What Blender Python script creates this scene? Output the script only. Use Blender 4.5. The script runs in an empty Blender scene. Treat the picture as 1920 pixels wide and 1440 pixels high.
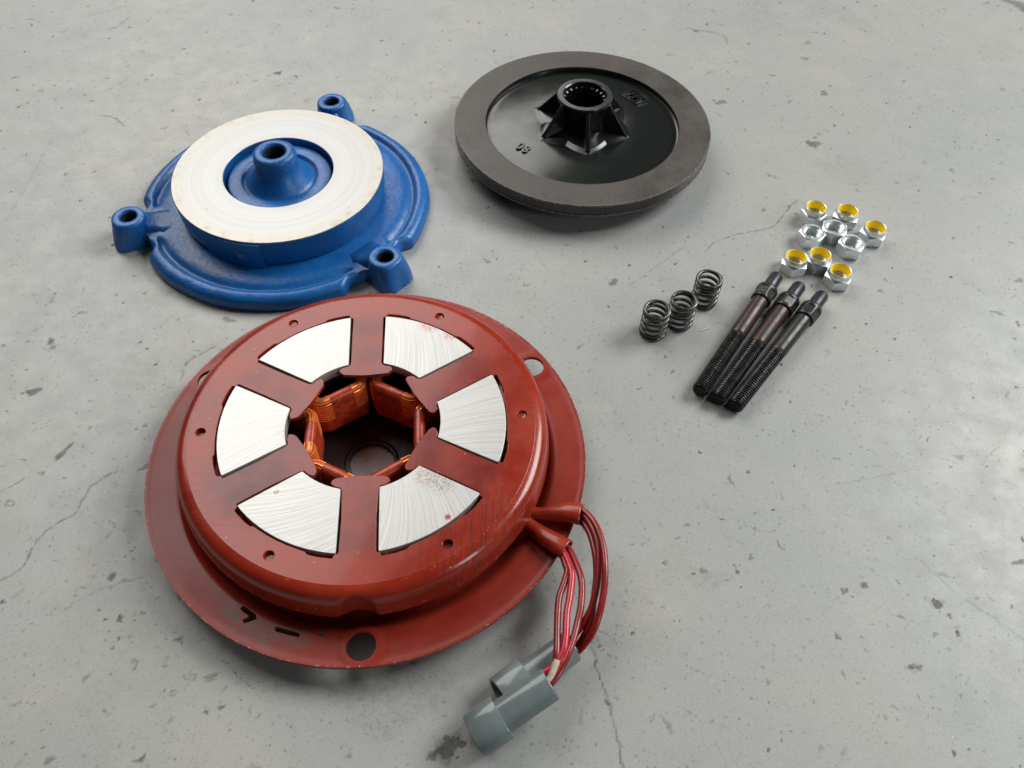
import bpy, bmesh, math, random
import numpy as np
from mathutils import Vector, Matrix, noise
random.seed(7); rng = np.random.default_rng(7)
S = 0.001                      # everything below is written in millimetres
PI = math.pi
sc = bpy.context.scene
COL = sc.collection

# ---------------------------------------------------------------- camera
cd = bpy.data.cameras.new("camera"); cam = bpy.data.objects.new("camera", cd); COL.objects.link(cam)
cd.sensor_width = 36; cd.lens = 29.0625; cd.clip_start = 0.01; cd.clip_end = 50
cam.matrix_world = Matrix.Translation((0, 0, 430*S)) @ Matrix.Rotation(math.radians(90-52.7), 4, 'X') @ Matrix.Rotation(math.radians(1.7), 4, 'Z')
cd.dof.use_dof = True; cd.dof.focus_distance = 0.50; cd.dof.aperture_fstop = 20
sc.camera = cam
# ---------------------------------------------------------------- world and lamps (indoor workshop light)
w = bpy.data.worlds.new("World"); sc.world = w; w.use_nodes = True
bg = w.node_tree.nodes["Background"]; bg.inputs[0].default_value = (0.80, 0.80, 0.82, 1); bg.inputs[1].default_value = 0.02
def area(name, loc, target, sx, sy, power, color):
    ld = bpy.data.lights.new(name, 'AREA'); ld.shape = 'RECTANGLE'; ld.size = sx; ld.size_y = sy
    ld.energy = power; ld.color = color
    o = bpy.data.objects.new(name, ld); COL.objects.link(o); o.location = loc
    o.rotation_euler = (Vector(target)-Vector(loc)).to_track_quat('-Z', 'Y').to_euler()
    return o
area("door_light", (2.3, -1.5, 1.6), (0.1, 0.3, 0), 0.5, 1.0, 11, (0.88, 0.95, 1.0))
area("roof_light", (-1.83, 3.6, 2.9), (-1.83, 3.6, 0), 3.6, 4.2, 138, (1.0, 0.98, 0.94)).rotation_euler = (0, 0, math.radians(-19))
area("window_right", (2.7, 1.6, 2.4), (0.1, 0.4, 0), 2.0, 1.6, 98, (0.965, 0.99, 0.985))
sc.view_settings.view_transform = 'Standard'; sc.view_settings.look = 'None'
sc.view_settings.exposure = 0.60; sc.view_settings.gamma = 1.0

# ---------------------------------------------------------------- node helpers
class NT:
    def __init__(s, name):
        s.m = bpy.data.materials.new(name); s.m.use_nodes = True; s.t = s.m.node_tree; s.n = s.t.nodes
        s.b = s.n["Principled BSDF"]
        tc = s.n.new("ShaderNodeTexCoord"); mp = s.n.new("ShaderNodeMapping"); mp.inputs['Scale'].default_value = (1000,)*3
        s.t.links.new(tc.outputs['Object'], mp.inputs['Vector']); s.co = mp.outputs[0]
    def L(s, a, b): s.t.links.new(a, b)
    def put(s, inp, v):
        if isinstance(v, (int, float)): inp.default_value = v
        elif isinstance(v, tuple): inp.default_value = v if len(v) == 4 or inp.type == 'VECTOR' else (*v, 1)
        else: s.L(v, inp)
    def noise(s, scale, detail=3, rough=.55, co=None, dist=0, out=0):
        n = s.n.new("ShaderNodeTexNoise"); n.inputs['Scale'].default_value = scale; n.inputs['Detail'].default_value = detail
        n.inputs['Roughness'].default_value = rough; n.inputs['Distortion'].default_value = dist
        s.L(co or s.co, n.inputs['Vector']); return n.outputs[out]
    def vor(s, scale, co=None, rnd=1, feat='F1'):
        n = s.n.new("ShaderNodeTexVoronoi"); n.inputs['Scale'].default_value = scale; n.feature = feat
        n.inputs['Randomness'].default_value = rnd
        s.L(co or s.co, n.inputs['Vector']); return n
    def map(s, scale=(1,1,1), rot=(0,0,0), loc=(0,0,0), co=None):
        n = s.n.new("ShaderNodeMapping"); n.inputs['Scale'].default_value = scale; n.inputs['Rotation'].default_value = rot
        n.inputs['Location'].default_value = loc; s.L(co or s.co, n.inputs['Vector']); return n.outputs[0]
    def ramp(s, v, a, b, lo=0., hi=1.):
        n = s.n.new("ShaderNodeMapRange"); n.interpolation_type = 'SMOOTHSTEP'
        s.put(n.inputs[0], v); n.inputs[1].default_value = a; n.inputs[2].default_value = b
        n.inputs[3].default_value = lo; n.inputs[4].default_value = hi; return n.outputs[0]
    def math(s, op, a, b=0.):
        n = s.n.new("ShaderNodeMath"); n.operation = op; s.put(n.inputs[0], a); s.put(n.inputs[1], b); return n.outputs[0]
    def vmath(s, op, a, b=(0,0,0)):
        n = s.n.new("ShaderNodeVectorMath"); n.operation = op; s.put(n.inputs[0], a); s.put(n.inputs[1], b)
        return n.outputs['Value'] if op in ('DISTANCE','LENGTH','DOT_PRODUCT') else n.outputs[0]
    def mix(s, f, a, b, mode='MIX'):
        n = s.n.new("ShaderNodeMix"); n.data_type = 'RGBA'; n.blend_type = mode
        s.put(n.inputs[0], f); s.put(n.inputs[6], a); s.put(n.inputs[7], b); return n.outputs[2]
    def bump(s, h, strength=.3, dist=.0002):
        n = s.n.new("ShaderNodeBump"); n.inputs['Strength'].default_value = strength; n.inputs['Distance'].default_value = dist
        s.L(h, n.inputs['Height']); s.L(n.outputs[0], s.b.inputs['Normal'])
    def attr(s, name):
        n = s.n.new("ShaderNodeAttribute"); n.attribute_name = name; return n.outputs['Fac']
    def done(s, col=None, rough=None, metal=0., spec=.5, coat=0., coat_rough=.1):
        if col is not None: s.put(s.b.inputs['Base Color'], col)
        if rough is not None: s.put(s.b.inputs['Roughness'], rough)
        s.put(s.b.inputs['Metallic'], metal); s.b.inputs['Specular IOR Level'].default_value = spec
        s.b.inputs['Coat Weight'].default_value = coat; s.b.inputs['Coat Roughness'].default_value = coat_rough
        return s.m

# ---------------------------------------------------------------- materials
def m_floor():
    m = NT("painted_floor")
    big = m.noise(.006, 3, .5); mid = m.noise(.05, 5, .65); fine = m.noise(.6, 3, .6)
    c = m.mix(m.ramp(big, .35, .65), (.328, .336, .328), (.368, .362, .334))
    c = m.mix(m.ramp(mid, .35, .75, 0, .35), c, (.31, .31, .295))
    c = m.mix(m.ramp(m.noise(.018, 3, .6), .50, .75, 0, .35), c, (.44, .40, .355))
    # cloudy rubbed-off mottling
    mot = m.ramp(m.noise(.16, 6, .72), .52, .76, 0, .30)
    c = m.mix(mot, c, (.235, .230, .215))
    mot2 = m.ramp(m.noise(.33, 4, .6, co=m.map((1, 1, 1), (0, 0, .4), (40, 9, 3)), dist=.6), .60, .72, 0, .22)
    c = m.mix(mot2, c, (.20, .195, .18))
    # chips and stains carried by the floor mesh
    wear = m.attr('wear')
    nn = m.noise(.8, 4, .7)
    dark = m.ramp(m.math('ADD', wear, m.math('MULTIPLY', m.math('SUBTRACT', nn, .5), m.math('MINIMUM', m.math('MULTIPLY', wear, 2.5), .8))), .12, .95)
    c = m.mix(dark, c, m.mix(m.ramp(m.noise(.12, 2), .35, .65), (.080, .075, .062), (.125, .120, .105)))
    soil = m.attr('soil')
    c = m.mix(m.math('MULTIPLY', soil, m.ramp(m.noise(.22, 6, .75), .40, .66, .15, 1.)), c, (.10, .092, .075))
    # fine speckle
    for sc_, a, b, lo, hi, st in ((.13, .05, .22, .35, .8, .40), (.25, .08, .26, .40, .85, .60), (.5, .10, .28, .62, .86, .50), (1.05, .14, .32, .80, .90, .9)):
        wv = m.vmath('ADD', m.co, m.vmath('MULTIPLY', m.noise(sc_*3, 2, out=1), (1/sc_*.35,)*3))
        v = m.vor(sc_, co=wv); sp = m.ramp(v.outputs['Distance'], a, b, 1, 0)
        k = m.n.new("ShaderNodeSeparateColor"); m.L(v.outputs['Color'], k.inputs[0])
        pk = m.math('MULTIPLY', m.ramp(k.outputs[0], lo, hi), m.ramp(m.noise(.03+sc_*.05, 2), .32, .55))
        c = m.mix(m.math('MULTIPLY', m.math('MULTIPLY', sp, pk), st), c, (.075, .070, .060))
    c = m.mix(m.ramp(fine, .3, .7, 0, .20), c, (.47, .465, .45))
    # a few pale flecks
    v = m.vor(.12); k = m.n.new("ShaderNodeSeparateColor"); m.L(v.outputs['Color'], k.inputs[0])
    c = m.mix(m.math('MULTIPLY', m.ramp(v.outputs['Distance'], .02, .05, 1, 0), m.ramp(k.outputs[0], .8, .85)), c, (.75, .75, .73))
    r = m.math('ADD', m.ramp(mid, .3, .7, .34, .50), m.math('MULTIPLY', dark, .25))
    h = m.math('SUBTRACT', m.math('ADD', m.math('MULTIPLY', fine, .5), m.math('MULTIPLY', m.noise(.03, 3), 2.0)), m.math('MULTIPLY', dark, .9))
    m.bump(h, .35, .0003)
    return m.done(c, r, spec=.4)

def m_red(name='red_primer', wear=True, rough=.22):
    m = NT(name)
    n = m.noise(.035, 4, .6); f = m.noise(.8, 3)
    c = m.mix(m.ramp(n, .3, .7), (.265, .018, .006), (.350, .034, .012))
    c = m.mix(m.ramp(f, .25, .75, 0, .18), c, (.19, .03, .03))
    rr = m.ramp(n, .3, .7, rough-.05, rough+.08)
    if wear:
        # brushed dark wear on two regions of the face, rubbed patches near the rim
        def patch(x, y, rad):
            d = m.vmath('DISTANCE', m.map((1, 1, 0)), (x, y, 0)); return m.ramp(d, rad*.35, rad, 1, 0)
        br = m.ramp(m.noise(1., 3, .7, co=m.map((1.4, .07, .1), (0, 0, .35))), .45, .62)
        p1 = m.math('MULTIPLY', patch(60, -62, 48), br)
        br2 = m.ramp(m.noise(1., 3, .7, co=m.map((.07, 1.2, .1), (0, 0, .6))), .42, .66)
        p2 = m.math('MULTIPLY', patch(-62, -40, 52), br2)
        br3 = m.ramp(m.noise(.3, 4, .7), .42, .62)
        p3 = m.math('MULTIPLY', patch(-91, 8, 36), br3)
        c = m.mix(m.math('MULTIPLY', m.math('MAXIMUM', p1, m.math('MAXIMUM', p2, m.math("MULTIPLY", p3, .6))), .50), c, (.06, .018, .020))
    rad = m.vmath('LENGTH', m.map((1, 1, 0)))
    if wear:
        arm = m.math('MULTIPLY', m.ramp(rad, 76, 86, 1, 0), m.ramp(m.noise(.045, 4, .65), .35, .65, .25, .8))
        c = m.mix(arm, c, (.150, .020, .018))
        lo = m.math('MULTIPLY', patch(-58, -40, 30), m.ramp(m.noise(.07, 3), .3, .6, .35, .8))
        c = m.mix(lo, c, (.085, .018, .018))
        chip = m.math('MULTIPLY', m.math('MULTIPLY', m.ramp(rad, 95.6, 97.0), m.ramp(rad, 97.2, 98.6, 1, 0)), m.ramp(m.noise(.8, 4, .7), .60, .66))
        c = m.mix(chip, c, (.50, .22, .15))
        foot = m.math('MULTIPLY', m.ramp(rad, 104.8, 105.5), m.ramp(m.noise(.5, 4, .7), .60, .66))
        c = m.mix(foot, c, (.40, .20, .15))
    c = m.mix(m.ramp(m.noise(.10, 5, .7), .56, .74, 0, .35), c, (.14, .020, .014))
    sp = m.vor(.33); s1 = m.ramp(sp.outputs['Distance'], .05, .11, 1, 0)
    k = m.n.new("ShaderNodeSeparateColor"); m.L(sp.outputs['Color'], k.inputs[0])
    c = m.mix(m.math('MULTIPLY', s1, m.ramp(k.outputs[0], .86, .9)), c, (.04, .02, .018))
    c = m.mix(m.math('MULTIPLY', s1, m.ramp(k.outputs[1], .955, .965)), c, (.75, .65, .6))
    h = m.math('ADD', m.math('MULTIPLY', f, .5), m.noise(.12, 3)); m.bump(h, .22, .0003)
    return m.done(c, rr, spec=.36, coat=.22, coat_rough=.07)

def m_flange():
    m = NT("red_primer_flange")
    n = m.noise(.03, 4, .6); f = m.noise(.8, 3)
    c = m.mix(m.ramp(n, .3, .7), (.235, .017, .008), (.295, .028, .014))
    c = m.mix(m.ramp(f, .25, .75, 0, .15), c, (.18, .03, .03))
    def patch(x, y, rad):
        d = m.vmath('DISTANCE', m.map((1, 1, 0)), (x, y, 0)); return m.ramp(d, rad*.3, rad, 1, 0)
    g = None
    for x, y, r_ in ((-58, -103, 10), (-46, -108, 8), (-37, -113, 9), (-22, -113, 9)):
        p = patch(x, y, r_); g = p if g is None else m.math('MAXIMUM', g, p)
    g = m.math('MULTIPLY', g, m.ramp(m.noise(.22, 4, .7), .42, .58))
    c = m.mix(m.math('MULTIPLY', g, .65), c, (.12, .085, .06))
    # scraped edge on the far right rim
    e = m.math('MULTIPLY', patch(68, 107, 24), m.ramp(m.noise(.9, 3, .7), .58, .64))
    rad = m.vmath('LENGTH', m.map((1, 1, 0)))
    rim = m.math('MULTIPLY', m.ramp(rad, 126.3, 127.3), m.ramp(m.noise(.6, 4, .7), .56, .63))
    c = m.mix(rim, c, (.46, .22, .16))
    c = m.mix(m.ramp(m.noise(.10, 5, .7), .56, .74, 0, .40), c, (.13, .020, .014))
    e = m.math('MULTIPLY', e, m.ramp(rad, 124, 126.5))
    c = m.mix(e, c, (.6, .42, .36))
    sp = m.vor(.3); s1 = m.ramp(sp.outputs['Distance'], .05, .12, 1, 0)
    k = m.n.new("ShaderNodeSeparateColor"); m.L(sp.outputs['Color'], k.inputs[0])
    c = m.mix(m.math('MULTIPLY', s1, m.ramp(k.outputs[0], .84, .9)), c, (.05, .02, .018))
    c = m.mix(m.math('MULTIPLY', s1, m.ramp(k.outputs[1], .965, .97)), c, (.75, .65, .6))
    m.bump(m.math('ADD', m.math('MULTIPLY', f, .4), m.noise(.1, 3)), .2, .0003)
    return m.done(c, m.ramp(n, .3, .7, .26, .38), spec=.32)

def m_pole(name="machined_steel", cx=0, cy=0, bend=.00004, smears=()):
    m = NT(name)
    q = m.vmath('SUBTRACT', m.co, (cx, cy, 0)); sp_ = m.n.new("ShaderNodeSeparateXYZ"); m.L(q, sp_.inputs[0])
    d = m.vmath('LENGTH', m.vmath('MULTIPLY', q, (1, 1, 0)))
    ang = m.math('ADD', m.math('ARCTAN2', sp_.outputs[1], sp_.outputs[0]), m.math('MULTIPLY', m.math('MULTIPLY', d, d), bend))
    def lines(scale, det, st=.012):
        c1 = m.n.new("ShaderNodeCombineXYZ"); m.L(m.math('MULTIPLY', ang, scale), c1.inputs[0]); m.L(m.math('MULTIPLY', d, st), c1.inputs[1])
        return m.noise(1., det, .6, co=c1.outputs[0])
    a = lines(52, 2); b = lines(190, 2, .02)
    c = m.mix(m.ramp(a, .36, .64), (.46, .455, .435), (.53, .525, .51))
    c = m.mix(m.ramp(b, .38, .66, 0, .55), c, (.66, .65, .63))
    c = m.mix(m.ramp(m.noise(.05, 3), .5, .8, 0, .25), c, (.55, .50, .42))
    # grazes and dirt specks, oily edge
    sx = m.noise(1., 3, .6, co=m.map((.05, 1.3, 1), (0, 0, .9)))
    c = m.mix(m.ramp(sx, .70, .76, 0, .45), c, (.28, .26, .24))
    for vs, th in ((.22, .80), (.5, .86)):
        sp = m.vor(vs); s1 = m.ramp(sp.outputs['Distance'], .04, .12, 1, 0)
        k = m.n.new("ShaderNodeSeparateColor"); m.L(sp.outputs['Color'], k.inputs[0])
        c = m.mix(m.math('MULTIPLY', s1, m.ramp(k.outputs[0], th, th+.08)), c, (.12, .09, .07))
    metal = .5
    for x, y, r, st, col in smears:
        p = m.ramp(m.vmath('DISTANCE', m.map((1, 1, 0)), (x, y, 0)), r*.3, r, 1, 0)
        p = m.math('MULTIPLY', p, m.ramp(m.noise(.7 if st < .9 else .05, 4, .75), .42, .60) if st < .9 else 1.)
        c = m.mix(m.math('MULTIPLY', p, st), c, col)
    m.bump(m.math('ADD', m.math('MULTIPLY', a, 1.), m.math('MULTIPLY', b, .35)), .5, .0002)
    return m.done(c, m.ramp(a, .3, .7, .36, .44), metal=metal)

def m_ringface():
    m = NT("turned_steel")
    rad = m.vmath('LENGTH', m.map((1, 1, 0)))
    def lines(scale, off):
        c1 = m.n.new("ShaderNodeCombineXYZ"); m.L(m.math('MULTIPLY', rad, scale), c1.inputs[0]); m.L(m.math('MULTIPLY', m.noise(.01, 0), 1.), c1.inputs[1]); c1.inputs[2].default_value = off
        return m.noise(1., 2, .6, co=c1.outputs[0])
    a = lines(.35, 0); b = lines(3.2, 5)
    c = m.mix(m.ramp(a, .35, .65), (.345, .345, .342), (.375, .375, .370))
    c = m.mix(m.ramp(b, .4, .65, 0, .22), c, (.42, .42, .415))
    c = m.mix(m.math('MULTIPLY', m.ramp(rad, 60, 75), .30), c, (.40, .34, .25))
    sm = m.math('MULTIPLY', m.ramp(rad, 66, 76.5), m.ramp(m.noise(.13, 5, .7), .5, .68))
    c = m.mix(m.math('MULTIPLY', sm, .6), c, (.25, .20, .14))
    for vs, th in ((.08, .55), (.2, .8), (.5, .88)):
        v = m.vor(vs); s1 = m.ramp(v.outputs['Distance'], .02, .07, 1, 0)
        k = m.n.new("ShaderNodeSeparateColor"); m.L(v.outputs['Color'], k.inputs[0])
        c = m.mix(m.math('MULTIPLY', s1, m.ramp(k.outputs[0], th, th+.1)), c, (.10, .075, .06))
    sx = m.noise(1., 3, .6, co=m.map((.04, 1.1, 1), (0, 0, .5)))
    c = m.mix(m.ramp(sx, .70, .76, 0, .3), c, (.25, .23, .21))
    m.bump(m.math('ADD', m.math('MULTIPLY', a, .4), b), .12, .0001)
    return m.done(c, .36, metal=.55)

def m_blue(edge=True):
    m = NT("blue_cast_paint")
    n = m.noise(.03, 3); f = m.noise(.35, 4, .65)
    c = m.mix(m.ramp(n, .3, .7), (.005, .088, .30), (.009, .128, .39))
    c = m.mix(m.ramp(m.noise(.09, 4, .7), .60, .74, 0, .10), c, (.10, .16, .26))
    v = m.vor(.25); s1 = m.ramp(v.outputs['Distance'], .04, .1, 1, 0)
    k = m.n.new("ShaderNodeSeparateColor"); m.L(v.outputs['Color'], k.inputs[0])
    c = m.mix(m.math('MULTIPLY', s1, m.ramp(k.outputs[0], .93, .95)), c, (.35, .42, .5))
    g = m.noise(1.3, 2, .6)
    c = m.mix(m.math('MULTIPLY', m.ramp(m.noise(.16, 5, .7), .55, .70), .30), c, (.012, .035, .11))
    # paint rubbed thin on exposed edges
    geo = m.n.new("ShaderNodeNewGeometry"); e = m.ramp(geo.outputs['Pointiness'], .53, .60)
    if edge: c = m.mix(m.math('MULTIPLY', e, m.ramp(m.noise(.5, 4, .7), .45, .7)), c, (.16, .30, .50))
    m.bump(m.math('ADD', m.math('ADD', m.math('MULTIPLY', f, 1.), m.math('MULTIPLY', g, .35)), m.math('MULTIPLY', m.noise(.08, 3), 2.)), .6, .0004)
    return m.done(c, m.ramp(f, .3, .7, .26, .42), spec=.5)

def m_simple(name, col, rough, metal=0., bump=.15, bs=.8, var=.25, spec=.5, col2=None):
    m = NT(name); n = m.noise(bs*.2, 4, .6); f = m.noise(bs, 3)
    c2 = col2 or tuple(x*(1-var) for x in col)
    c = m.mix(m.ramp(n, .35, .68), col, c2)
    if bump: m.bump(f, bump, .0002)
    return m.done(c, m.ramp(n, .3, .7, rough*.85, min(1, rough*1.2)), metal, spec)

def m_lining():
    m = NT("friction_lining")
    f = m.noise(1.1, 4, .7); n = m.noise(.035, 5, .65)
    c = m.mix(m.ramp(n, .3, .7), (.038, .032, .028), (.068, .057, .049))
    c = m.mix(m.ramp(f, .35, .75, 0, .5), c, (.11, .095, .085))
    rad = m.vmath('LENGTH', m.map((1, 1, 0)))
    c1 = m.n.new("ShaderNodeCombineXYZ"); m.L(m.math('MULTIPLY', rad, 1.1), c1.inputs[0]); m.L(m.math('MULTIPLY', m.noise(.012, 1), 2.), c1.inputs[1])
    c = m.mix(m.ramp(m.noise(1., 3, .6, co=c1.outputs[0]), .5, .75, 0, .35), c, (.030, .026, .024))
    c = m.mix(m.ramp(m.noise(.07, 4, .7), .60, .72, 0, .45), c, (.03, .024, .022))
    # dusty outer edge, pale specks, a scratch or two
    c = m.mix(m.math('MULTIPLY', m.ramp(rad, 102, 103.8), m.ramp(m.noise(.6, 4, .7), .45, .65)), c, (.24, .20, .17))
    sx = m.noise(1., 2, .6, co=m.map((.035, .8, 1), (0, 0, -.5)))
    c = m.mix(m.ramp(sx, .72, .76, 0, .5), c, (.25, .22, .18))
    for vs, th in ((.5, .93), (1.2, .95)):
        v = m.vor(vs); s1 = m.ramp(v.outputs['Distance'], .06, .2, 1, 0)
        k = m.n.new("ShaderNodeSeparateColor"); m.L(v.outputs['Color'], k.inputs[0])
        c = m.mix(m.math('MULTIPLY', s1, m.ramp(k.outputs[0], th, th+.03)), c, (.40, .36, .32))
    m.bump(f, .4, .0002)
    return m.done(c, m.ramp(n, .3, .7, .36, .55), spec=.5)

FLOOR = m_floor(); RED = m_red(); FLG = m_flange(); REDP = m_red('red_primer_plain', False, .28); POLES = [m_pole("machined_steel_%s" % n, cx, cy, bd, sm) for n, cx, cy, bd, sm in (
    ("a", 8, 14, .000022, ()), ("b", 6, -12, -.000015, ((44, 4, 6, .3, (.3, .2, .15)),)), ("c", -30, 60, .00001, ((58.6, -17, 2.2, .8, (.20, .03, .03)),)),
    ("d", 8, 10, .00003, ((50, 12, 9, .6, (.20, .07, .06)), (58, 17, 9, .5, (.16, .07, .06)), (77, 8.8, 2.4, .95, (.38, .05, .07)))),
    ("e", -20, -30, .00001, ()), ("f", 140, 90, .00001, ((81, 3, 9, .7, (.45, .05, .06)), (79, -12, 7, .6, (.42, .06, .06)))))]; RINGF = m_ringface(); BLUE = m_blue(); BLUEP = m_blue(False)
LIN = m_lining()
BLACK = m_simple("black_gloss_paint", (.012, .0145, .0125), .20, bump=.12, bs=.25, spec=.6)
DARKRED = m_simple("shaded_housing_red", (.030, .010, .008), .5, col2=(.014, .008, .007))  # shade of the deep cavity put into the colour of pan and pole cores
COILV = m_simple("varnished_coil_tape", (.50, .055, .018), .24, bump=.4, bs=1.2, col2=(.24, .028, .014))
COPPER = m_simple("copper_wire", (1.0, .30, .05), .28, metal=.45, bump=.1, col2=(.85, .18, .035))
ZINC = m_simple("zinc_plating", (.84, .88, .89), .32, metal=.85, bump=0, var=.10)
YELLOW = m_simple("yellow_nylon", (1.0, .73, .012), .38, bump=.05, var=.12)
SPRING = m_simple("spring_steel", (.13, .125, .12), .32, metal=.85, bump=.15, var=.35)
OXIDE = m_simple("black_oxide", (.040, .037, .036), .34, metal=.35, bump=.3, bs=1.2, var=.3)
def m_thread():
    m = NT("black_oxide_thread"); rad = m.vmath('LENGTH', m.map((1, 1, 0)))
    c = m.mix(m.ramp(rad, 5.15, 5.5), (.012, .012, .012), m.mix(m.ramp(m.noise(.3, 3), .35, .65), (.24, .235, .23), (.09, .087, .085)))
    return m.done(c, .32, metal=.6)
OXTHR = m_thread()
OXBROWN = m_simple("brown_oxide", (.052, .025, .021), .38, metal=.25, bump=.2, bs=.9, col2=(.034, .020, .018))
BLUED = m_simple("blued_oxide", (.034, .036, .046), .36, metal=.4, bump=.15, var=.2)
GREY = m_simple("grey_connector_plastic", (.165, .195, .195), .17, bump=.08, bs=.9, var=.10)
HOLE = m_simple("hole_shade", (.012, .011, .011), .7, bump=0)  # near-black, shade inside holes and hollow ends put into the colour
REDW = m_simple("red_wire_sheath", (.27, .018, .016), .24, bump=.05, bs=.4, col2=(.20, .016, .014))
PINKW = m_simple("bright_red_wire", (.50, .022, .045), .22, bump=.1, bs=1.0, col2=(.45, .02, .04))
CREAM = m_simple("cream_insulation", (.62, .55, .42), .5, bump=.2, var=.25)
MARK = m_simple("black_stamp", (.006, .004, .004), .95, bump=0, spec=.05)

# ---------------------------------------------------------------- mesh helpers
def mk(name, verts, faces, mat, parent=None, sharp=35, loc=None, rot=None):
    me = bpy.data.meshes.new(name); me.from_pydata([(a*S, b*S, c*S) for a, b, c in verts], [], faces)
    return fin(name, me, mat, parent, sharp, loc, rot)
def fin(name, me, mat, parent=None, sharp=35, loc=None, rot=None):
    me.validate(); me.update()
    if mat: me.materials.clear(); me.materials.append(mat)
    me.shade_smooth()
    if sharp is not None: me.set_sharp_from_angle(angle=math.radians(sharp))
    o = bpy.data.objects.new(name, me); COL.objects.link(o)
    if parent: o.parent = parent
    if loc: o.location = [x*S for x in loc]
    if rot: o.rotation_euler = rot
    return o
def thing(name, label, cat, loc, rotz=0, group=None):
    o = bpy.data.objects.new(name, None); COL.objects.link(o); o.empty_display_size = .01
    o.location = [x*S for x in loc]; o.rotation_euler = (0, 0, rotz); o['label'] = label; o['category'] = cat
    if group: o['group'] = group
    return o
def dup(root, loc, rot, label):
    r = root.copy(); COL.objects.link(r); r.location = [x*S for x in loc]; r.rotation_euler = rot; r['label'] = label
    for ch in list(root.children):
        c = ch.copy(); COL.objects.link(c); c.parent = r
        for g in ch.children:
            d = g.copy(); COL.objects.link(d); d.parent = c
    return r
def lathe(name, prof, mat, parent=None, seg=128, mod=None, closed=True, sharp=35, loc=None, rot=None):
    """revolve (r,z) profile; a closed profile makes a solid ring"""
    V = []; F = []; n = len(prof)
    for j in range(seg):
        ph = 2*PI*j/seg
        for i, (r, z) in enumerate(prof):
            if mod: r, z = mod(i, ph, r, z)
            V.append((r*math.cos(ph), r*math.sin(ph), z))
    m = n if closed else n-1
    for j in range(seg):
        k = (j+1) % seg
        for i in range(m):
            i2 = (i+1) % n
            F.append((j*n+i, k*n+i, k*n+i2, j*n+i2))
    return mk(name, V, F, mat, parent, sharp, loc, rot)
def rounded(pts, r, n=4, closed=True):
    """round the corners of a polygon by radius r (float or per-corner list)"""
    out = []; N = len(pts)
    for i, p in enumerate(pts):
        rr = r[i] if isinstance(r, (list, tuple)) else r
        if (not closed and i in (0, N-1)) or rr <= 0: out.append(tuple(p)); continue
        a = Vector(pts[i-1])-Vector(p); b = Vector(pts[(i+1) % N])-Vector(p)
        la, lb = a.length, b.length
        if la < 1e-6 or lb < 1e-6: continue
        a /= la; b /= lb; ang = a.angle(b)
        d = min(rr/math.tan(ang/2) if ang < 3.1 else 0, la*.49, lb*.49)
        if d < 1e-4: out.append(tuple(p)); continue
        for k in range(n+1):
            t = k/n; q = Vector(p)+a*d*(1-t)**2+b*d*t**2
            out.append(tuple(q))
    return out
def flat(name, loops, z0, z1, mat, parent=None, bevel=0., sharp=35, res=1):
    """solid plate from 2D loops (outer and holes) between z0 and z1"""
    cu = bpy.data.curves.new(name, 'CURVE'); cu.dimensions = '2D'; cu.fill_mode = 'BOTH'
    cu.extrude = ((z1-z0)/2-bevel)*S; cu.bevel_depth = bevel*S; cu.bevel_resolution = res; cu.offset = -bevel*S
    for lp in loops:
        sp = cu.splines.new('POLY'); sp.points.add(len(lp)-1)
        for q, p in zip(sp.points, lp): q.co = (p[0]*S, p[1]*S, 0, 1)
        sp.use_cyclic_u = True
    tmp = bpy.data.objects.new("tmp", cu); COL.objects.link(tmp)
    bpy.context.view_layer.update()
    me = bpy.data.meshes.new_from_object(tmp.evaluated_get(bpy.context.evaluated_depsgraph_get()))
    bpy.data.objects.remove(tmp); bpy.data.curves.remove(cu)
    n = len(me.vertices); co = np.empty(n*3); me.vertices.foreach_get('co', co); co = co.reshape(-1, 3); co[:, 2] += (z0+z1)/2*S
    me.vertices.foreach_set('co', co.ravel()); me.name = name
    bm = bmesh.new(); bm.from_mesh(me); bmesh.ops.remove_doubles(bm, verts=bm.verts, dist=1e-7); bm.to_mesh(me); bm.free()
    o = fin(name, me, mat, parent, sharp)
    for p in me.polygons:
        if abs(p.normal.z) > .995: p.use_smooth = False
    return o
def circle(cx, cy, r, n=32): return [(cx+r*math.cos(2*PI*i/n), cy+r*math.sin(2*PI*i/n)) for i in range(n)]
def catmull(P, n=8, closed=False):
    P = [Vector(p) for p in P]; N = len(P); out = []
    rngk = range(N) if closed else range(N-1)
    for i in rngk:
        p0 = P[i-1] if (closed or i > 0) else P[0]*2-P[1]; p1 = P[i]; p2 = P[(i+1) % N]
        p3 = P[(i+2) % N] if (closed or i+2 < N) else P[-1]*2-P[-2]
        for k in range(n):
            t = k/n
            out.append(.5*((2*p1)+(-p0+p2)*t+(2*p0-5*p1+4*p2-p3)*t*t+(-p0+3*p1-3*p2+p3)*t**3))
    if not closed: out.append(P[-1])
    return out
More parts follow.
